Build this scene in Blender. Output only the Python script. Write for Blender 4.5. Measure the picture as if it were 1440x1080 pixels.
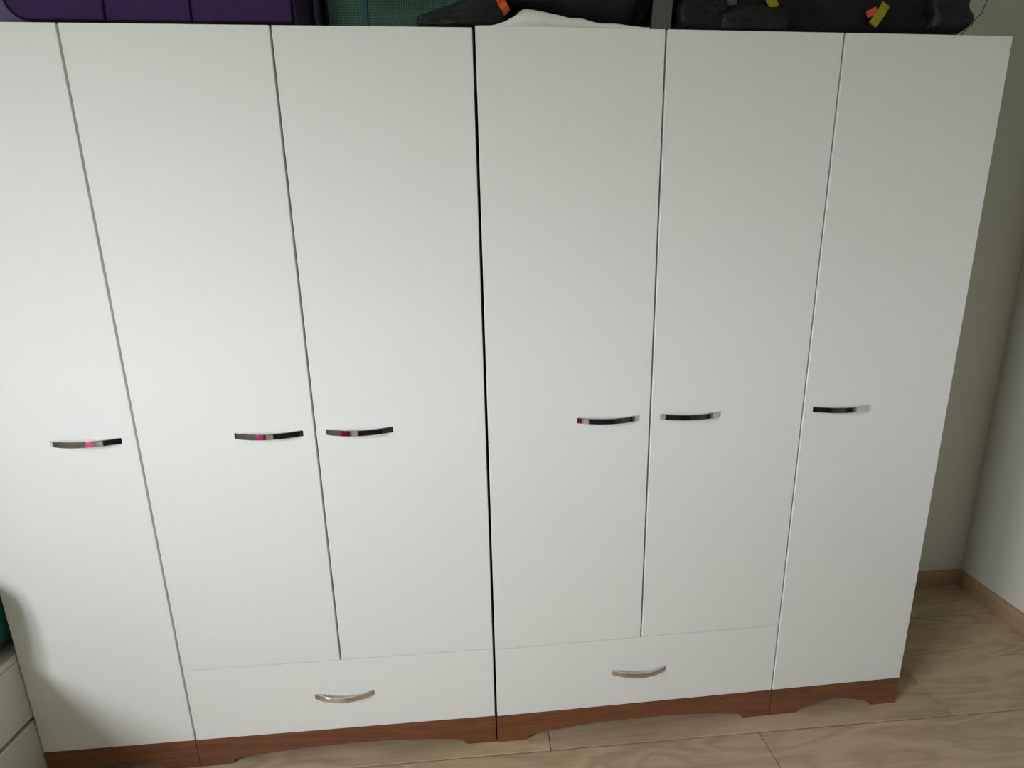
import bpy, bmesh, math, random
from mathutils import Vector, Matrix, noise
from mathutils.bvhtree import BVHTree

# ------------------------------------------------------------------ scene, camera, world, light
S = bpy.context.scene
for o in list(bpy.data.objects):
    bpy.data.objects.remove(o)
COL = S.collection
S.view_settings.view_transform = 'Standard'
S.view_settings.look = 'None'
S.view_settings.gamma = 1.0
S.view_settings.use_curve_mapping = False
S.view_settings.exposure = 0.0

cd = bpy.data.cameras.new('camera')
cd.sensor_fit = 'HORIZONTAL'
cd.sensor_width = 36.0
cd.lens = 719.03 / 1440 * 36.0
cd.clip_start = 0.02
cam = bpy.data.objects.new('camera', cd)
COL.objects.link(cam)
cam.matrix_world = Matrix((
    (0.9969209962, 0.0366436628, -0.0693236558, -0.02110644),
    (-0.0757641201, 0.2223132789, -0.9720270594, -1.19332859),
    (-0.0202070626, 0.9742864302, 0.2244050503, 1.3185889),
    (0, 0, 0, 1)))
S.camera = cam

# room measures
LX = -2.10           # left wall face
BY = 0.55            # wall behind the wardrobes
RY = -3.30           # wall behind the camera
CZ = 2.60            # ceiling
CORNER = Vector((1.945, BY, 0))
RANG = 0.115          # the right wall is not quite square to the back wall
WY0, WY1, WZ0, WZ1 = -2.50, -1.35, 1.00, 2.20      # window opening in the left wall

w = bpy.data.worlds.new('overcast_sky')
S.world = w
w.use_nodes = True
nt = w.node_tree
bg = nt.nodes['Background']
bg.inputs[1].default_value = 43.5
# even overcast sky above the horizon, dull ground below it
_tc = nt.nodes.new('ShaderNodeTexCoord')
_sp = nt.nodes.new('ShaderNodeSeparateXYZ')
_mr = nt.nodes.new('ShaderNodeMapRange')
_mr.inputs[1].default_value = -0.06; _mr.inputs[2].default_value = 0.06
_mx = nt.nodes.new('ShaderNodeMix'); _mx.data_type = 'RGBA'
_mx.inputs[6].default_value = (0.10, 0.12, 0.09, 1)
_mx.inputs[7].default_value = (0.975, 0.962, 1.035, 1)
nt.links.new(_tc.outputs['Generated'], _sp.inputs[0])
nt.links.new(_sp.outputs['Z'], _mr.inputs[0])
nt.links.new(_mr.outputs[0], _mx.inputs[0])
nt.links.new(_mx.outputs[2], bg.inputs[0])

pl = bpy.data.lights.new('window_daylight', 'AREA')
pl.shape = 'RECTANGLE'
pl.size = WY1 - WY0
pl.size_y = WZ1 - WZ0
pl.cycles.is_portal = True
po = bpy.data.objects.new('window_daylight', pl)
COL.objects.link(po)
po.location = (LX - 0.12, (WY0 + WY1) / 2, (WZ0 + WZ1) / 2)
po.rotation_euler = Vector((1, 0, 0)).to_track_quat('-Z', 'Y').to_euler()

# ------------------------------------------------------------------ helpers
def tag(o, label=None, cat=None, group=None, kind=None):
    if label: o['label'] = label
    if cat: o['category'] = cat
    if group: o['group'] = group
    if kind: o['kind'] = kind
    return o

def link(name, data, parent=None, mat=None):
    o = bpy.data.objects.new(name, data)
    COL.objects.link(o)
    if parent: o.parent = parent
    if mat and data is not None and len(data.materials) == 0: data.materials.append(mat)
    return o

def empty(name, loc=(0, 0, 0), rz=0):
    o = bpy.data.objects.new(name, None)
    COL.objects.link(o)
    o.location = loc
    o.rotation_euler = (0, 0, rz)
    o.empty_display_size = 0.1
    return o

def mesh(bm, name, smooth=False):
    bmesh.ops.recalc_face_normals(bm, faces=bm.faces)
    m = bpy.data.meshes.new(name)
    bm.to_mesh(m)
    bm.free()
    if smooth:
        for p in m.polygons: p.use_smooth = True
    return m

def add_box(bm, x0, x1, y0, y1, z0, z1, bev=0.0, seg=1):
    r = bmesh.ops.create_cube(bm, size=1.0)
    vs = r['verts']
    for v in vs:
        v.co = Vector(((x0 + x1) / 2 + v.co.x * (x1 - x0), (y0 + y1) / 2 + v.co.y * (y1 - y0), (z0 + z1) / 2 + v.co.z * (z1 - z0)))
    if bev > 0:
        es = list({e for v in vs for e in v.link_edges})
        bmesh.ops.bevel(bm, geom=es, offset=bev, segments=seg, affect='EDGES', profile=0.5)

def box(name, b, mat, parent=None, bev=0.0, seg=1, smooth=False):
    bm = bmesh.new()
    add_box(bm, *b, bev=bev, seg=seg)
    return link(name, mesh(bm, name, smooth), parent, mat)

def add_tube(bm, pts, r, n=8, closed=False):
    pts = [Vector(p) for p in pts]
    rings = []
    N = len(pts)
    up = Vector((0.13, 0.31, 0.94))
    for i, p in enumerate(pts):
        a = pts[(i - 1) % N] if (closed or i > 0) else p
        b = pts[(i + 1) % N] if (closed or i < N - 1) else p
        t = (b - a).normalized()
        s = t.cross(up)
        if s.length < 1e-4: s = t.cross(Vector((1, 0, 0)))
        s.normalize()
        u = s.cross(t)
        rings.append([bm.verts.new(p + (s * math.cos(2 * math.pi * k / n) + u * math.sin(2 * math.pi * k / n)) * r) for k in range(n)])
    for i in range(N if closed else N - 1):
        A, B = rings[i], rings[(i + 1) % N]
        for k in range(n):
            bm.faces.new((A[k], A[(k + 1) % n], B[(k + 1) % n], B[k]))
    if not closed:
        bm.faces.new(rings[0][::-1]); bm.faces.new(rings[-1])

def tube(name, pts, r, mat, parent=None, n=8, closed=False):
    bm = bmesh.new()
    add_tube(bm, pts, r, n, closed)
    return link(name, mesh(bm, name, True), parent, mat)

def add_prism(bm, poly, y0, y1):
    """poly: list of (x, z); extruded along y"""
    a = [bm.verts.new((x, y0, z)) for x, z in poly]
    b = [bm.verts.new((x, y1, z)) for x, z in poly]
    n = len(poly)
    bm.faces.new(a); bm.faces.new(b[::-1])
    for i in range(n):
        bm.faces.new((a[i], a[(i + 1) % n], b[(i + 1) % n], b[i]))

def lump_mesh(name, x0, x1, y0, y1, z0, z1, n=28, e=0.35, fold=0.012, freq=9.0, seed=0, warp=None):
    """soft bag-like body: a rounded box with wrinkles, flat on its underside"""
    bm = bmesh.new()
    bmesh.ops.create_cube(bm, size=2.0)
    bmesh.ops.subdivide_edges(bm, edges=bm.edges[:], cuts=n, use_grid_fill=True)
    off = Vector((seed * 7.3, seed * 3.1, seed * 1.7))
    hx, hy, hz = (x1 - x0) / 2, (y1 - y0) / 2, (z1 - z0) / 2
    p = 2.0 / e
    for v in bm.verts:
        c = v.co
        k = (abs(c.x) ** p + abs(c.y) ** p + abs(c.z) ** p) ** (-1.0 / p)
        q = c * k
        P = Vector((q.x * hx, q.y * hy, q.z * hz))
        nn = Vector((q.x / hx, q.y / hy, q.z / hz)).normalized()
        w3 = Vector((P.x * freq, P.y * freq, P.z * freq * 1.4))
        d = noise.noise(w3 + off) + 0.55 * (1 - 2 * abs(noise.noise(w3 * 1.9 + off * 2)))
        d -= 0.5
        amp = fold * (1.0 if q.z > -0.75 else 0.25)
        P += nn * d * amp
        P.x += (x0 + x1) / 2; P.y += (y0 + y1) / 2; P.z += (z0 + z1) / 2
        P.x = min(max(P.x, x0), x1); P.y = min(max(P.y, y0), y1)
        P.z = max(P.z, z0)
        if warp: P = warp(P)
        v.co = P
    return mesh(bm, name, True)

def bvh_of(m):
    return BVHTree.FromPolygons([v.co.copy() for v in m.vertices], [list(p.vertices) for p in m.polygons])

def ribbon_on(name, bvh, pts, width, mat, parent, lift=0.003, thick=0.0025, n=14):
    """flat webbing lying on the front of a soft body; pts are (x, z) along it"""
    P = [Vector((x, 0, z)) for x, z in pts]
    L = [0.0]
    for a, b in zip(P, P[1:]): L.append(L[-1] + (b - a).length)
    bm = bmesh.new()
    rows = []
    prev = None
    for i in range(n + 1):
        s = L[-1] * i / n
        j = max(k for k in range(len(P) - 1) if L[k] <= s + 1e-9)
        t = (s - L[j]) / max(L[j + 1] - L[j], 1e-9)
        c = P[j].lerp(P[j + 1], t)
        d = (P[j + 1] - P[j]).normalized()
        sd = Vector((-d.z, 0, d.x)) * width / 2
        ys = []
        for q in (c - sd, c, c + sd):
            h = bvh.ray_cast(Vector((q.x, -1.0, q.z)), Vector((0, 1, 0)))
            if h[0] is not None: ys.append(h[0].y)
        y = min(ys) if ys else (prev if prev is not None else 0.04)
        prev = y
        y -= lift
        rows.append([bm.verts.new((c.x - sd.x, y, c.z - sd.z)), bm.verts.new((c.x + sd.x, y, c.z + sd.z)),
                     bm.verts.new((c.x + sd.x, y + thick, c.z + sd.z)), bm.verts.new((c.x - sd.x, y + thick, c.z - sd.z))])
    for A, B in zip(rows, rows[1:]):
        for k in range(4):
            bm.faces.new((A[k], A[(k + 1) % 4], B[(k + 1) % 4], B[k]))
    bm.faces.new(rows[0]); bm.faces.new(rows[-1][::-1])
    return link(name, mesh(bm, name), parent, mat)

# ------------------------------------------------------------------ materials
def srgb(r, g, b):
    f = lambda c: (c / 255 / 12.92) if c / 255 <= 0.04045 else ((c / 255 + 0.055) / 1.055) ** 2.4
    return (f(r), f(g), f(b), 1)

def base_mat(name):
    m = bpy.data.materials.new(name)
    m.use_nodes = True
    return m, m.node_tree, m.node_tree.nodes['Principled BSDF']

def N(nt, kind, **kw):
    n = nt.nodes.new(kind)
    for k, v in kw.items(): setattr(n, k, v)
    return n

def paint(name, col, rough=0.5, var=0.03, scale=6.0, bump=0.0, bscale=120.0, metal=0.0, spec=0.5, sheen=0.0):
    m, nt, b = base_mat(name)
    tc = N(nt, 'ShaderNodeTexCoord')
    no = N(nt, 'ShaderNodeTexNoise')
    no.inputs['Scale'].default_value = scale
    no.inputs['Detail'].default_value = 4
    nt.links.new(tc.outputs['Object'], no.inputs['Vector'])
    mx = N(nt, 'ShaderNodeMix', data_type='RGBA')
    mx.inputs[6].default_value = tuple(c * (1 - var) for c in col[:3]) + (1,)
    mx.inputs[7].default_value = tuple(min(1, c * (1 + var)) for c in col[:3]) + (1,)
    nt.links.new(no.outputs['Fac'], mx.inputs[0])
    nt.links.new(mx.outputs[2], b.inputs['Base Color'])
    b.inputs['Roughness'].default_value = rough
    b.inputs['Metallic'].default_value = metal
    b.inputs['Specular IOR Level'].default_value = spec
    if sheen: b.inputs['Sheen Weight'].default_value = sheen
    if bump:
        n2 = N(nt, 'ShaderNodeTexNoise')
        n2.inputs['Scale'].default_value = bscale
        n2.inputs['Detail'].default_value = 3
        nt.links.new(tc.outputs['Object'], n2.inputs['Vector'])
        bp = N(nt, 'ShaderNodeBump')
        bp.inputs['Strength'].default_value = bump
        bp.inputs['Distance'].default_value = 0.002
        nt.links.new(n2.outputs['Fac'], bp.inputs['Height'])
        nt.links.new(bp.outputs['Normal'], b.inputs['Normal'])
    return m

def wood(name, dark, light, stretch=(1.2, 14, 14), scale=2.2, rough=0.45, figure=0.55, rand=0.12):
    m, nt, b = base_mat(name)
    L = nt.links.new
    tc = N(nt, 'ShaderNodeTexCoord')
    oi = N(nt, 'ShaderNodeObjectInfo')
    mulr = N(nt, 'ShaderNodeMath', operation='MULTIPLY'); mulr.inputs[1].default_value = 37.0
    L(oi.outputs['Random'], mulr.inputs[0])
    add = N(nt, 'ShaderNodeVectorMath', operation='ADD')
    L(tc.outputs['Object'], add.inputs[0]); L(mulr.outputs[0], add.inputs[1])
    mp = N(nt, 'ShaderNodeMapping'); mp.inputs['Scale'].default_value = stretch
    L(add.outputs[0], mp.inputs['Vector'])
    # broad flame figure
    n1 = N(nt, 'ShaderNodeTexNoise'); n1.inputs['Scale'].default_value = scale * 0.45; n1.inputs['Detail'].default_value = 2; n1.inputs['Distortion'].default_value = 1.3
    L(mp.outputs[0], n1.inputs['Vector'])
    m1 = N(nt, 'ShaderNodeMath', operation='MULTIPLY'); m1.inputs[1].default_value = 13.0
    L(n1.outputs['Fac'], m1.inputs[0])
    fr = N(nt, 'ShaderNodeMath', operation='PINGPONG'); fr.inputs[1].default_value = 1.0
    L(m1.outputs[0], fr.inputs[0])
    # fine fibres
    mp2 = N(nt, 'ShaderNodeMapping'); mp2.inputs['Scale'].default_value = tuple(s * (1.0 if i == 0 else 5.0) for i, s in enumerate(stretch))
    L(add.outputs[0], mp2.inputs['Vector'])
    n2 = N(nt, 'ShaderNodeTexNoise'); n2.inputs['Scale'].default_value = scale * 1.6; n2.inputs['Detail'].default_value = 6; n2.inputs['Roughness'].default_value = 0.65
    L(mp2.outputs[0], n2.inputs['Vector'])
    mixf = N(nt, 'ShaderNodeMix', data_type='FLOAT'); mixf.inputs[0].default_value = figure
    L(n2.outputs['Fac'], mixf.inputs[2]); L(fr.outputs[0], mixf.inputs[3])
    # large tone patches
    n3 = N(nt, 'ShaderNodeTexNoise'); n3.inputs['Scale'].default_value = 2.0; n3.inputs['Detail'].default_value = 2
    L(add.outputs[0], n3.inputs['Vector'])
    s3 = N(nt, 'ShaderNodeMath', operation='MULTIPLY_ADD'); s3.inputs[1].default_value = 0.5; s3.inputs[2].default_value = -0.25
    L(n3.outputs['Fac'], s3.inputs[0])
    s4 = N(nt, 'ShaderNodeMath', operation='ADD'); L(mixf.outputs[0], s4.inputs[0]); L(s3.outputs[0], s4.inputs[1])
    ra = N(nt, 'ShaderNodeMath', operation='MULTIPLY_ADD'); ra.inputs[1].default_value = rand * 2; ra.inputs[2].default_value = -rand
    L(oi.outputs['Random'], ra.inputs[0])
    s5 = N(nt, 'ShaderNodeMath', operation='ADD', use_clamp=True); L(s4.outputs[0], s5.inputs[0]); L(ra.outputs[0], s5.inputs[1])
    mx = N(nt, 'ShaderNodeMix', data_type='RGBA')
    mx.inputs[6].default_value = dark; mx.inputs[7].default_value = light
    L(s5.outputs[0], mx.inputs[0])
    L(mx.outputs[2], b.inputs['Base Color'])
    b.inputs['Roughness'].default_value = rough
    bp = N(nt, 'ShaderNodeBump'); bp.inputs['Strength'].default_value = 0.12; bp.inputs['Distance'].default_value = 0.001
    L(n2.outputs['Fac'], bp.inputs['Height']); L(bp.outputs['Normal'], b.inputs['Normal'])
    return m

def metal(name, col, rough, streak=0.0):
    m, nt, b = base_mat(name)
    b.inputs['Base Color'].default_value = col
    b.inputs['Metallic'].default_value = 1.0
    tc = N(nt, 'ShaderNodeTexCoord')
    mp = N(nt, 'ShaderNodeMapping'); mp.inputs['Scale'].default_value = (8, 400, 400)
    no = N(nt, 'ShaderNodeTexNoise'); no.inputs['Scale'].default_value = 3.0
    mr = N(nt, 'ShaderNodeMapRange'); mr.inputs[3].default_value = rough; mr.inputs[4].default_value = rough + streak
    nt.links.new(tc.outputs['Object'], mp.inputs['Vector']); nt.links.new(mp.outputs[0], no.inputs['Vector'])
    nt.links.new(no.outputs['Fac'], mr.inputs[0]); nt.links.new(mr.outputs[0], b.inputs['Roughness'])
    return m

def net(name, dark, thread, pitch=0.0052):
    """fine woven net: too small to model thread by thread"""
    m, nt, b = base_mat(name)
    L = nt.links.new
    tc = N(nt, 'ShaderNodeTexCoord')
    sp = N(nt, 'ShaderNodeSeparateXYZ'); L(tc.outputs['Object'], sp.inputs[0])
    ad = N(nt, 'ShaderNodeMath', operation='ADD'); L(sp.outputs['X'], ad.inputs[0]); L(sp.outputs['Y'], ad.inputs[1])
    outs = []
    for src in (ad.outputs[0], sp.outputs['Z']):
        mu = N(nt, 'ShaderNodeMath', operation='MULTIPLY'); mu.inputs[1].default_value = 1.0 / pitch; L(src, mu.inputs[0])
        fr = N(nt, 'ShaderNodeMath', operation='FRACT'); L(mu.outputs[0], fr.inputs[0])
        lt = N(nt, 'ShaderNodeMath', operation='LESS_THAN'); lt.inputs[1].default_value = 0.42; L(fr.outputs[0], lt.inputs[0])
        outs.append(lt.outputs[0])
    mxm = N(nt, 'ShaderNodeMath', operation='MAXIMUM'); L(outs[0], mxm.inputs[0]); L(outs[1], mxm.inputs[1])
    mx = N(nt, 'ShaderNodeMix', data_type='RGBA'); mx.inputs[6].default_value = dark; mx.inputs[7].default_value = thread
    L(mxm.outputs[0], mx.inputs[0]); L(mx.outputs[2], b.inputs['Base Color'])
    bp = N(nt, 'ShaderNodeBump'); bp.inputs['Strength'].default_value = 0.6; bp.inputs['Distance'].default_value = 0.001
    L(mxm.outputs[0], bp.inputs['Height']); L(bp.outputs['Normal'], b.inputs['Normal'])
    b.inputs['Roughness'].default_value = 0.6
    return m

def glass(name):
    m, nt, b = base_mat(name)
    out = nt.nodes['Material Output']
    tr = N(nt, 'ShaderNodeBsdfTransparent'); tr.inputs[0].default_value = (0.93, 0.96, 0.95, 1)
    gl = N(nt, 'ShaderNodeBsdfGlossy'); gl.inputs['Roughness'].default_value = 0.01
    mx = N(nt, 'ShaderNodeMixShader')
    mx.inputs[0].default_value = 0.05; nt.links.new(tr.outputs[0], mx.inputs[1]); nt.links.new(gl.outputs[0], mx.inputs[2])
    nt.links.new(mx.outputs[0], out.inputs['Surface'])
    nt.nodes.remove(b)
    return m

M = dict(
    wall=paint('wall_paint', srgb(207, 207, 196), 0.85, 0.015, 3.0, 0.15, 160),
    ceiling=paint('ceiling_paint', srgb(236, 236, 228), 0.9, 0.01),
    door=paint('white_foil', srgb(229, 229, 227), 0.55, 0.008, 2.5, 0.02, 60, spec=0.22),
    door_edge=paint('white_edge_band', srgb(232, 232, 226), 0.4, 0.01),
    walnut=wood('walnut', srgb(84, 48, 30), srgb(138, 88, 58), (1.6, 22, 22), 2.0, 0.42, 0.35, 0.06),
    oak=wood('oak_laminate', srgb(146, 121, 95), srgb(206, 182, 150), (1.5, 6.5, 6.5), 2.0, 0.5, 0.34, 0.10),
    base_oak=wood('oak_baseboard', srgb(132, 106, 78), srgb(184, 154, 120), (1.1, 20, 20), 2.0, 0.5, 0.2, 0.05),
    groove=paint('dark_groove', srgb(48, 38, 27), 0.9),
    chrome=metal('polished_chrome', (0.72, 0.72, 0.73, 1), 0.04, 0.03),
    bed=paint('bed_white', srgb(214, 212, 196), 0.45, 0.02, 5, 0.05, 80),
    dark=paint('drawer_gap_shade', srgb(40, 34, 30), 0.8),
    teal=paint('teal_cotton', srgb(22, 110, 92), 0.9, 0.15, 8, 0.5, 90),
    grey_cotton=paint('grey_cotton', srgb(150, 150, 146), 0.9, 0.06, 8, 0.4, 90),
    purple=paint('purple_nylon', srgb(54, 26, 76), 0.8, 0.12, 10, 0.4, 300, spec=0.25),
    purple_side=paint('purple_grey_nylon', srgb(84, 66, 104), 0.7, 0.1, 10, 0.4, 300),
    purple_dark=paint('dark_purple_trim', srgb(16, 10, 26), 0.8, 0.1, 10, 0.3, 300, spec=0.15),
    net=net('green_net', srgb(10, 30, 25), srgb(40, 82, 66)),
    teal_trim=paint('teal_binding', srgb(20, 70, 72), 0.7, 0.1),
    black=paint('black_nylon', srgb(6, 8, 12), 0.6, 0.2, 12, 0.5, 260, spec=0.3),
    black2=paint('charcoal_nylon', srgb(15, 19, 23), 0.55, 0.2, 12, 0.5, 260, spec=0.35),
    grey_web=paint('grey_webbing', srgb(84, 80, 82), 0.8, 0.1, 30, 0.5, 300),
    yellow=paint('olive_yellow_webbing', srgb(146, 134, 26), 0.8, 0.1, 30, 0.5, 300),
    orange=paint('orange_fabric', srgb(214, 88, 30), 0.8, 0.1, 30, 0.4, 300),
    red=paint('red_tab', srgb(200, 70, 48), 0.7, 0.1, 30, 0.3, 300),
    cloth=paint('white_cotton', srgb(222, 220, 212), 0.95, 0.03, 14, 0.6, 140),
    pink=paint('pink_cotton', srgb(166, 30, 84), 0.9, 0.08, 8, 0.4, 90),
    navy=paint('dark_blue_upholstery', srgb(30, 30, 40), 0.9, 0.15, 8, 0.5, 200),
    ebony=wood('dark_stained_oak', srgb(22, 18, 18), srgb(40, 34, 32), (1.6, 22, 22), 2.0, 0.5, 0.3, 0.03),
    frame=paint('window_white', srgb(235, 236, 234), 0.35, 0.01),
    glass=glass('window_pane'),
)

# ------------------------------------------------------------------ room shell
fl = tag(box('floor', (LX - 0.1, 2.6, RY - 0.1, BY + 0.12, -0.06, -0.0105), M['groove']), kind='structure')
PW, PL, G = 0.2035, 1.2, 0.0022
protos = {}
def right_wall_x(y): return CORNER.x - math.tan(RANG) * (BY - y) if y < BY else CORNER.x
rows = [(-0.0415 + i * PW) for i in range(-17, 3)]
first_joint = {0: 0.150, -1: 0.752, 1: 1.02, 2: 0.80}
random.seed(4)
for i, y0 in zip(range(-17, 3), rows):
    y1 = min(y0 + PW, BY + 0.005)
    if y1 < RY: continue
    j = first_joint.get(i, random.uniform(0, 1.2))
    xa = j - PL * math.ceil((j - (LX - 0.005)) / PL)
    while xa < 1.96:
        x0, x1 = max(xa, LX), min(xa + PL, 1.96)
        if x1 - x0 > 0.03:
            key = (round(x1 - x0, 3), round(y1 - y0, 3))
            if key not in protos:
                bm = bmesh.new()
                add_box(bm, G / 2, x1 - x0 - G / 2, G * 0.75, y1 - y0 - G * 0.75, -0.0105, 0.0, 0.0012)
                protos[key] = mesh(bm, 'plank')
                protos[key].materials.append(M['oak'])
            p = link('plank', protos[key], fl)
            p.location = (x0, y0, 0)
        xa += PL

tag(box('ceiling', (LX - 0.1, 2.1, RY - 0.1, BY + 0.1, CZ, CZ + 0.1), M['ceiling']), kind='structure')
tag(box('wall_back', (LX - 0.15, CORNER.x + 0.1, BY, BY + 0.1, -0.05, CZ), M['wall']), kind='structure')
tag(box('wall_rear', (LX - 0.15, CORNER.x + 0.1, RY - 0.1, RY, -0.05, CZ), M['wall']), kind='structure')
# right wall, turned slightly about the corner
wr = tag(box('wall_right', (0, 0.1, -4.0, 0.0, -0.05, CZ), M['wall']), kind='structure')
wr.location = CORNER
wr.rotation_euler = (0, 0, -RANG)
bm = bmesh.new()
T0, T1 = LX - 0.15, LX
add_box(bm, T0, T1, RY - 0.1, WY0, -0.05, CZ)
add_box(bm, T0, T1, WY1, BY, -0.05, CZ)
add_box(bm, T0, T1, WY0, WY1, -0.05, WZ0)
add_box(bm, T0, T1, WY0, WY1, WZ1, CZ)
tag(link('wall_left', mesh(bm, 'wall_left'), None, M['wall']), kind='structure')

win = empty('window_1', (T0 + 0.05, (WY0 + WY1) / 2, WZ0))
tag(win, kind='structure')
hw, hh = (WY1 - WY0) / 2, WZ1 - WZ0
bm = bmesh.new()
for a in ((-hw, -hw + 0.05, 0, hh), (hw - 0.05, hw, 0, hh), (-hw + 0.05, hw - 0.05, 0, 0.05), (-hw + 0.05, hw - 0.05, hh - 0.05, hh), (-0.035, 0.035, 0.05, hh - 0.05)):
    add_box(bm, -0.03, 0.03, a[0], a[1], a[2], a[3])
link('window_frame', mesh(bm, 'window_frame'), win, M['frame'])
for a, b in ((-hw + 0.05, -0.035), (0.035, hw - 0.05)):
    box('pane', (-0.003, 0.003, a, b, 0.05, hh - 0.05), M['glass'], win)
box('window_sill', (0.03, 0.14, -hw - 0.0, hw + 0.0, -0.0, 0.02), M['frame'], win)

def board(name, length, rz, loc):
    """baseboard with a bevelled top, running along local +x, wall on its +y side"""
    bm = bmesh.new()
    prof = [(0, 0), (0.016, 0), (0.016, 0.045), (0.009, 0.062), (0.0, 0.064)]
    a = [bm.verts.new((0, -y, z)) for y, z in prof]
    b = [bm.verts.new((length, -y, z)) for y, z in prof]
    bm.faces.new(a); bm.faces.new(b[::-1])
    for i in range(5): bm.faces.new((a[i], a[(i + 1) % 5], b[(i + 1) % 5], b[i]))
    o = link(name, mesh(bm, name), None, M['base_oak'])
    o.location = loc; o.rotation_euler = (0, 0, rz)
    return tag(o, kind='structure')
board('baseboard_back', CORNER.x - LX, 0, (LX, BY, 0))
board('baseboard_left', BY - RY, math.pi / 2, (LX, RY, 0))
board('baseboard_rear', CORNER.x - LX - 0.5, math.pi, (CORNER.x - 0.5, RY, 0))
board('baseboard_right', 3.85, -math.pi / 2 - RANG, (CORNER.x, BY, 0))

# ------------------------------------------------------------------ wardrobes
TH = 0.018
H = 1.80
H0 = 0.088
DEPTH = 0.50

def handle_mesh():
    """bowed strip handle, ends meeting the door at y=0, centred on x"""
    bm = bmesh.new()
    c, bow, hgt, th, n = 0.158, 0.022, 0.0150, 0.0045, 28
    R = (c * c / 4 + bow * bow) / (2 * bow)
    a0 = math.asin(c / 2 / R)
    rows = []
    for i in range(n + 1):
        a = -a0 + 2 * a0 * i / n
        row = []
        for rr, z in ((R, -hgt / 2 + 0.001), (R, hgt / 2 - 0.001), (R - 0.001, hgt / 2), (R - th, hgt / 2), (R - th, -hgt / 2), (R - 0.001, -hgt / 2)):
            y = -(rr * math.cos(a) - (R - bow))
            row.append(bm.verts.new((rr * math.sin(a), min(y, 0.0), z)))
        rows.append(row)
    for A, B in zip(rows, rows[1:]):
        for k in range(6): bm.faces.new((A[k], A[(k + 1) % 6], B[(k + 1) % 6], B[k]))
    bm.faces.new(rows[0]); bm.faces.new(rows[-1][::-1])
    m = mesh(bm, 'handle', True)
    m.set_sharp_from_angle(angle=math.radians(25))
    m.materials.append(M['chrome'])
    return m
HANDLE = handle_mesh()

def front(name, x0, x1, z0, z1, root, hx, hz):
    o = box(name, (x0, x1, 0.0, TH, z0, z1), M['door'], root, bev=0.0012, seg=2)
    h = link('handle', HANDLE, o)
    h.location = (hx, 0.0, hz)
    h['label'] = 'bowed polished chrome handle'
    return o

def plinth(x0, x1, root):
    L = x1 - x0
    foot, cz = 0.077, 0.037
    pts = [(x0, 0), (x0 + foot, 0)]
    S_ = [(0.006, 0.002), (0.010, 0.007), (0.014, 0.012), (0.021, 0.0165), (0.030, 0.0185)]
    pts += [(x0 + foot + a, b) for a, b in S_]
    xa, xb = x0 + foot + 0.030, x1 - foot - 0.030
    n = 18
    for i in range(1, n):
        t = i / n
        pts.append((xa + (xb - xa) * t, 0.0185 + (cz - 0.0185) * (1 - (2 * t - 1) ** 2)))
    pts += [(x1 - foot - a, b) for a, b in reversed(S_)]
    pts += [(x1 - foot, 0), (x1, 0), (x1, H0 - 0.0008), (x0, H0 - 0.0008)]
    bm = bmesh.new()
    add_prism(bm, pts, 0.0, TH)
    o = link('plinth', mesh(bm, 'plinth'), root, M['walnut'])
    o['label'] = 'walnut plinth board with a shallow arch cut out between its feet'
    return o

def wardrobe(loc, rz, xs, full, dz, zo, label):
    """xs: four x positions of the door edges, full: index of the full-height door"""
    root = empty('wardrobe', loc, rz)
    tag(root, label, 'wardrobe', 'white three-door wardrobes')
    g = 0.0024
    top = H + zo
    a, b = xs[0], xs[3]
    y0 = TH + 0.002
    a += 0.010 if rz else 0.0
    for x in (a + 0.001, b - 0.001 - TH):
        box('side_panel', (x, x + TH, y0, DEPTH, 0.0, top), M['walnut'], root)['label'] = 'walnut side panel'
    box('top_panel', (a + 0.001 + TH, b - 0.001 - TH, y0, DEPTH, top - TH, top), M['door_edge'], root)
    box('bottom_panel', (a + 0.001 + TH, b - 0.001 - TH, y0, DEPTH, H0, H0 + TH), M['walnut'], root)
    box('back_panel', (a + 0.001 + TH, b - 0.001 - TH, DEPTH - 0.005, DEPTH, H0 + TH, top - TH), M['door_edge'], root)
    xp = xs[1] if full == 0 else xs[2]
    box('partition', (xp - TH / 2, xp + TH / 2, y0, DEPTH - 0.005, H0 + TH, top - TH), M['walnut'], root)
    HZ = 0.942 + zo
    zb = H0 + zo * 0.5
    D = 0.307
    if full == 0:
        front('door', xs[0] + 0.001, xs[1] - g, zb, top, root, xs[1] - 0.113, HZ)
        lo, hi = xs[1], xs[3]
        e0, e1 = xs[1] + g, xs[3] - 0.0034
        mid = xs[2]
    else:
        front('door', xs[2] + g, xs[3] - 0.0005, zb, top, root, xs[2] + 0.105, HZ)
        lo, hi = xs[0], xs[2]
        e0, e1 = xs[0] + 0.0034, xs[2] - g
        mid = xs[1]
    front('door', e0, mid - g, D + 0.001, top, root, mid - 0.107, HZ)
    front('door', mid + g, e1, D + 0.001, top, root, mid + 0.104, HZ)
    front('drawer', e0, e1, zb, D - 0.001, root, (e0 + e1) / 2, 0.198 + zo)
    if full == 0:
        plinth(xs[0] + 0.001, xs[1] - 0.001, root); plinth(xs[1] + 0.001, xs[3] - 0.002, root)
    else:
        plinth(xs[0] + 0.002, xs[2] - 0.001, root); plinth(xs[2] + 0.001, xs[3] - 0.001, root)
    return root

wardrobe((0, 0, 0), 0, (-1.2006, -0.8129, -0.4079, 0.0), 0, 0.3064, 0.0,
         'white three-door wardrobe with drawer and walnut plinth, standing beside the low white bed')
wardrobe((0, -0.0032, 0), 0.0167, (0.0, 0.4093, 0.8124, 1.216), 2, 0.3076, 0.0022,
         'white three-door wardrobe with drawer and walnut plinth, standing by the bare wall corner')

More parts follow.
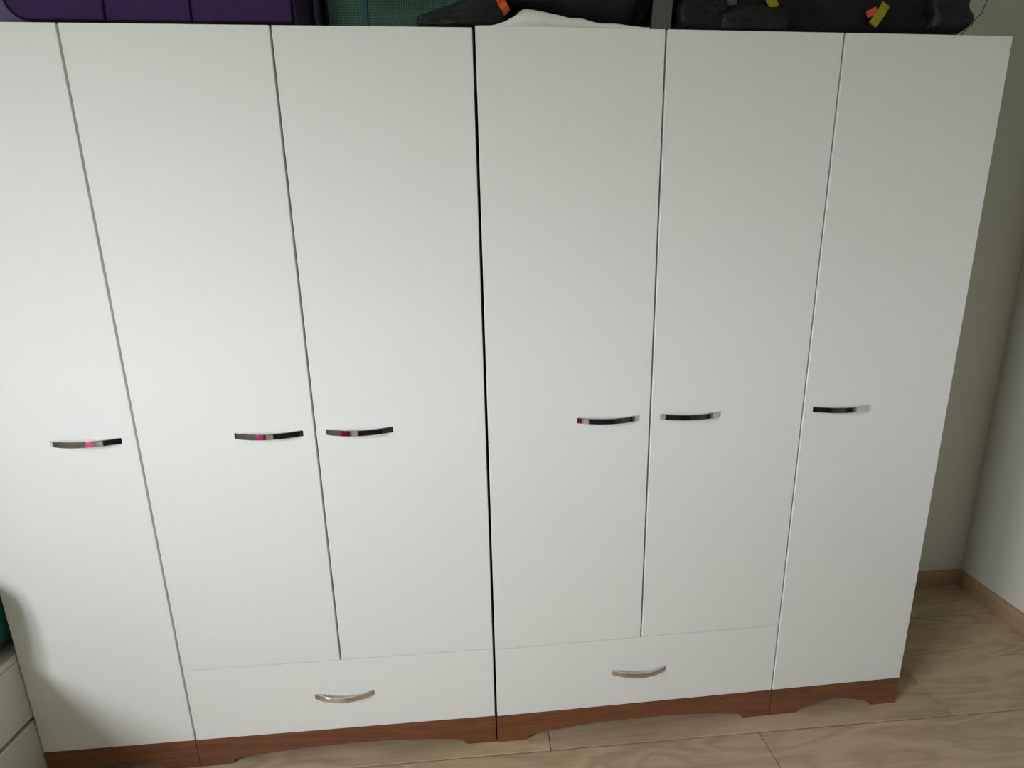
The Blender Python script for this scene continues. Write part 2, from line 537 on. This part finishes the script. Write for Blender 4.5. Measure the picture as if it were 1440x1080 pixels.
# ------------------------------------------------------------------ low chest in the left corner
chest = empty('low_chest', (-1.51, -0.30, 0))
tag(chest, 'low white chest of drawers standing against the wardrobe end', 'chest')
cx0, cx1, cy0, cy1 = -0.30, 0.3072, -0.50, 0.70
box('carcass', (cx0, cx1 - 0.02, cy0 + 0.017, cy1 - 0.017, 0.0, 0.372), M['dark'], chest)  # coloured dark to paint in the shade of the drawer gap
for ya in (cy0, cy1 - 0.016):
    box('side_panel', (cx0, cx1 - 0.019, ya, ya + 0.016, 0.0, 0.373), M['bed'], chest)
box('top_board', (cx0, cx1, cy0, cy1, 0.374, 0.392), M['bed'], chest, bev=0.002)
for z0, z1 in ((0.012, 0.190), (0.202, 0.372)):
    box('drawer', (cx1 - 0.018, cx1, cy0, cy1, z0, z1), M['bed'], chest, bev=0.002)

m = lump_mesh('cushion', -0.27, 0.27, -0.21, 0.21, 0.0, 0.265, 20, 0.42, 0.010, 6, 2)
cu = tag(link('cushion', m, None, M['teal']), 'plump teal cushion lying on the low white chest', 'cushion')
cu.location = (-1.476, 0.010, 0.3925)

# ------------------------------------------------------------------ unseen furniture added for its reflections in the chrome handles
m = lump_mesh('added_bean_bag', -0.32, 0.32, -0.32, 0.32, 0.0, 0.55, 20, 0.8, 0.03, 5, 31)  # added out of view to give the handles their pink reflection
bb = tag(link('added_bean_bag', m, None, M['pink']), 'bright pink bean bag added out of view for the pink reflection in the handles', 'bean bag')
bb.location = (-1.45, -1.50, 0)
so = empty('added_sofa', (0.2, -2.80, 0))  # added behind the camera so the handles reflect something dark
tag(so, 'dark blue fabric couch added out of view for dark reflections in the handles', 'added_sofa')
for sx in (-1, 1):
    box('arm', (sx * 0.99 - 0.11, sx * 0.99 + 0.11, -0.45, 0.45, 0.05, 0.62), M['navy'], so, 0.04, 3, True)
    box('seat_cushion', (sx * 0.44 - 0.435, sx * 0.44 + 0.435, -0.2, 0.44, 0.28, 0.46), M['navy'], so, 0.04, 3, True)
    box('back_cushion', (sx * 0.44 - 0.435, sx * 0.44 + 0.435, -0.36, -0.205, 0.46, 0.88), M['navy'], so, 0.04, 3, True)
box('frame', (-0.875, 0.875, -0.45, 0.42, 0.05, 0.275), M['navy'], so, 0.02, 2)
box('backrest', (-0.875, 0.875, -0.45, -0.365, 0.28, 0.84), M['navy'], so, 0.03, 2)
for sx in (-1, 1):
    for sy in (-1, 1):
        box('foot', (sx * 0.95 - 0.03, sx * 0.95 + 0.03, sy * 0.38 - 0.03, sy * 0.38 + 0.03, 0.0, 0.05), M['walnut'], so)

sb = empty('added_sideboard', (1.690, -1.45, 0), -RANG)  # added out of view to darken what the right-hand handles reflect
tag(sb, 'low dark cabinet added out of view to darken reflections in the handles', 'added_sideboard')
box('body', (-0.38, -0.005, -0.75, 0.75, 0.08, 0.78), M['ebony'], sb)
box('top_board', (-0.40, -0.005, -0.76, 0.76, 0.782, 0.81), M['ebony'], sb, 0.003)
for k in range(3):
    d = box('door', (-0.398, -0.382, -0.745 + k * 0.498, -0.745 + k * 0.498 + 0.492, 0.085, 0.775), M['ebony'], sb, 0.002)
    tube('knob', [(-0.398, -0.70 + k * 0.498, 0.5), (-0.42, -0.70 + k * 0.498, 0.5)], 0.010, M['chrome'], d, 10)
for sx in (-0.34, -0.05):
    for sy in (-0.68, 0.68):
        box('foot', (sx - 0.02, sx + 0.02, sy - 0.02, sy + 0.02, 0.0, 0.08), M['ebony'], sb)

# ------------------------------------------------------------------ luggage on top of the wardrobes
ZT = H + 0.0005
ZR = H + 0.0027
# purple suitcase lying on its back
su = empty('suitcase', (-0.655, 0.25, ZT))
tag(su, 'purple fabric suitcase lying on top of the wardrobe', 'suitcase')
sx0, sx1, sy0, sy1, sh = -0.345, 0.325, -0.212, 0.215, 0.27
bm = bmesh.new()
add_box(bm, sx0, sx1, sy0, sy1, 0.0, sh, 0.035, 4)
link('shell', mesh(bm, 'shell', True), su, M['purple_side'])
# raised front panel with rounded corners
def rrect(x0, x1, z0, z1, r, n=8):
    pts = []
    R, r2 = r, 0.008
    for cx, cz, a0, r in ((x1 - r2, z1 - r2, 0, r2), (x0 + R, z1 - R, 90, R), (x0 + R, z0 + R, 180, R), (x1 - r2, z0 + r2, 270, r2)):
        for i in range(n + 1):
            a = math.radians(a0 + 90 * i / n)
            pts.append((cx + r * math.cos(a), cz + r * math.sin(a)))
    return pts
pr = rrect(-0.270, 0.284, 0.016, sh - 0.02, 0.045)
bm = bmesh.new()
add_prism(bm, pr, sy0 - 0.006, sy0 + 0.01)
link('front_panel', mesh(bm, 'front_panel'), su, M['purple'])
tube('piping', [(x, sy0 - 0.005, z) for x, z in pr], 0.0030, M['purple_dark'], su, 6, True)
for x in (-0.084, 0.083):
    tube('seam', [(x, sy0 - 0.0065, 0.012), (x + 0.002, sy0 - 0.0068, 0.12), (x + 0.003, sy0 - 0.0065, sh - 0.028)], 0.0022, M['purple_dark'], su, 6)
bm = bmesh.new()
add_box(bm, 0.289, 0.322, sy0 - 0.003, sy0 + 0.05, 0.004, sh - 0.03, 0.006, 2)
link('corner_guard', mesh(bm, 'corner_guard', True), su, M['purple_dark'])
hp = [(-0.09, sy0 - 0.004, 0.17), (-0.075, sy0 - 0.028, 0.17), (0.0, sy0 - 0.034, 0.17), (0.075, sy0 - 0.028, 0.17), (0.09, sy0 - 0.004, 0.17)]
tube('carry_handle', hp, 0.010, M['purple_dark'], su, 10)

# green net basket
gb = empty('mesh_basket', (-0.155, 0.27, ZT))
tag(gb, 'dark green net storage basket between the suitcase and the black bag', 'basket')
gx, gy, gh = 0.160, 0.18, 0.29
for nm, b in (('front_net', (-gx, gx, -gy, -gy + 0.004, 0.004, gh)), ('back_net', (-gx, gx, gy - 0.004, gy, 0.004, gh)),
              ('side_net', (-gx, -gx + 0.004, -gy + 0.004, gy - 0.004, 0.004, gh)), ('side_net', (gx - 0.004, gx, -gy + 0.004, gy - 0.004, 0.004, gh)),
              ('bottom', (-gx, gx, -gy, gy, 0, 0.004))):
    box(nm, b, M['net'], gb)
tube('rim', [(-gx, -gy, gh), (gx, -gy, gh), (gx, gy, gh), (-gx, gy, gh)], 0.006, M['teal_trim'], gb, 8, True)
for x in (-0.078,):
    box('binding', (x - 0.005, x + 0.005, -gy - 0.002, -gy, 0.0, gh), M['teal_trim'], gb)
for sx in (-1, 1):
    tube('corner_wire', [(sx * gx, -gy, 0.0), (sx * gx, -gy, gh)], 0.004, M['black'], gb, 6)

# folded white cloth under the black bag
def cloth_h(x, y):
    u = (x - 0.03) / 0.085
    h = 0.0
    if x < 0.03 or x > 0.36: h = 0.0
    elif x < 0.115: h = 0.047 * (3 * u * u - 2 * u ** 3) * (0.8 + 0.2 * u)
    else:
        t = (x - 0.115) / 0.245
        h = 0.047 * (1 - t) ** 1.15 * (1 + 0.10 * math.sin(t * 9))
    f = 1.0 if y < 0.30 else max(0.0, 1 - (y - 0.30) / 0.1)
    return h * f
bm = bmesh.new()
nx, ny = 60, 30
ga = []
for j in range(ny + 1):
    row = []
    y = 0.003 + 0.40 * j / ny
    for i in range(nx + 1):
        x = 0.012 + 0.36 * i / nx
        e = min(1.0, j / 3.0)
        h = cloth_h(x, y)
        z = ZR + 0.002 + h * (0.55 + 0.45 * e) + 0.0045 * noise.noise(Vector((x * 24 + y * 20, y * 26, 1.0))) * min(1, h / 0.02)
        row.append(bm.verts.new((x, y, max(z, ZR + 0.002))))
    ga.append(row)
for j in range(ny):
    for i in range(nx):
        bm.faces.new((ga[j][i], ga[j][i + 1], ga[j + 1][i + 1], ga[j + 1][i]))
ret = bmesh.ops.extrude_face_region(bm, geom=bm.faces[:])
for v in [g for g in ret['geom'] if isinstance(g, bmesh.types.BMVert)]:
    v.co.z = ZR
tag(link('folded_cloth', mesh(bm, 'folded_cloth', True), None, M['cloth']),
    'crumpled white cloth folded under the black bag on the wardrobe', 'cloth')

# black bag on the cloth
bag = empty('duffel_bag', (0.22, 0.22, ZR))
tag(bag, 'plain black bag with an orange tab resting on the white cloth', 'bag')
def local(m, root):
    L = root.location
    for v in m.vertices: v.co -= L
def lift(P):
    b = cloth_h(P.x, P.y) + 0.0075
    t = P.z - ZR
    return Vector((P.x, P.y, ZR + b + t * (0.30 - b) / 0.30))
m = lump_mesh('bag_body', 0.062, 0.374, 0.035, 0.40, ZR, ZR + 0.30, 26, 0.32, 0.014, 9, 3, lift)
BV = bvh_of(m)
local(m, bag); link('bag_body', m, bag, M['black'])
m2 = lump_mesh('end_flap', -0.118, 0.075, 0.012, 0.082, ZR + 0.001, ZR + 0.085, 18, 0.4, 0.006, 16, 8,
               lambda P: Vector((P.x, P.y, ZR + 0.004 + cloth_h(P.x, P.y) * 0.9 + (P.z - ZR) * (0.30 + 0.70 * max(0, min(1, (P.x + 0.12) / 0.19)) ** 1.3))))
BV2 = bvh_of(m2)
local(m2, bag); link('end_flap', m2, bag, M['black2'])
def rib(name, bvh, pts, wd, mat, root, **k):
    o = ribbon_on(name, bvh, pts, wd, mat, root, **k)
    local(o.data, root)
    return o
rib('tab', BV2, [(0.052, ZR + 0.068), (0.058, ZR + 0.052), (0.072, ZR + 0.036)], 0.016, M['orange'], bag)['label'] = 'orange fabric tab'
rib('webbing', BV, [(0.12, ZR + 0.14), (0.20, ZR + 0.15), (0.30, ZR + 0.14)], 0.03, M['black2'], bag)

# large black backpack
bp = empty('backpack', (0.76, 0.24, ZR))
tag(bp, 'large black backpack with yellow pull straps lying near the wall corner', 'backpack')
def taper(P):
    t = (P.z - ZR) / 0.30
    k = 1.0
    if P.x > 1.0: k = (P.x - 1.0) / 0.135; P = Vector((P.x - 0.030 * k * max(0, 1 - t / 0.17), P.y, P.z))
    return P
m = lump_mesh('pack_body', 0.440, 1.135, 0.035, 0.44, ZR, ZR + 0.30, 40, 0.26, 0.020, 8, 11, taper)
BP = bvh_of(m)
local(m, bp); link('pack_body', m, bp, M['black'])
m = lump_mesh('front_pocket', 0.53, 0.70, 0.014, 0.10, ZR + 0.004, ZR + 0.055, 16, 0.45, 0.008, 14, 15)
local(m, bp); link('front_pocket', m, bp, M['black2'])
m = lump_mesh('side_pocket', 0.445, 0.56, 0.018, 0.10, ZR + 0.004, ZR + 0.075, 16, 0.5, 0.012, 16, 19)
local(m, bp); link('side_pocket', m, bp, M['black2'])
rib('shoulder_strap', BP, [(0.408, ZR + 0.014), (0.412, ZR + 0.09), (0.43, ZR + 0.16)], 0.042, M['grey_web'], bp, thick=0.006)['label'] = 'wide grey shoulder strap'
rib('webbing', BP, [(0.56, ZR + 0.10), (0.565, ZR + 0.062)], 0.026, M['grey_web'], bp)
rib('pull_strap', BP, [(0.625, ZR + 0.09), (0.643, ZR + 0.067), (0.658, ZR + 0.052)], 0.018, M['yellow'], bp, lift=0.012)['label'] = 'olive yellow pull strap'
rib('pull_strap', BP, [(0.912, ZR + 0.064), (0.898, ZR + 0.040), (0.888, ZR + 0.024)], 0.020, M['yellow'], bp, lift=0.012)['label'] = 'olive yellow pull strap'
rib('tag', BP, [(0.873, ZR + 0.043), (0.892, ZR + 0.052)], 0.015, M['red'], bp, lift=0.009)['label'] = 'small red tab'
m = lump_mesh('end_flap', 1.02, 1.128, 0.020, 0.12, ZR + 0.012, ZR + 0.115, 14, 0.5, 0.012, 14, 23)
local(m, bp); link('end_flap', m, bp, M['black2'])
tube('cord', [(x - 0.76, y - 0.24, z) for x, y, z in ((1.10, 0.030, 0.004), (1.112, 0.022, 0.022), (1.134, 0.022, 0.045), (1.146, 0.024, 0.075), (1.143, 0.035, 0.12), (1.12, 0.06, 0.16))], 0.0014, M['grey_web'], bp, 6)
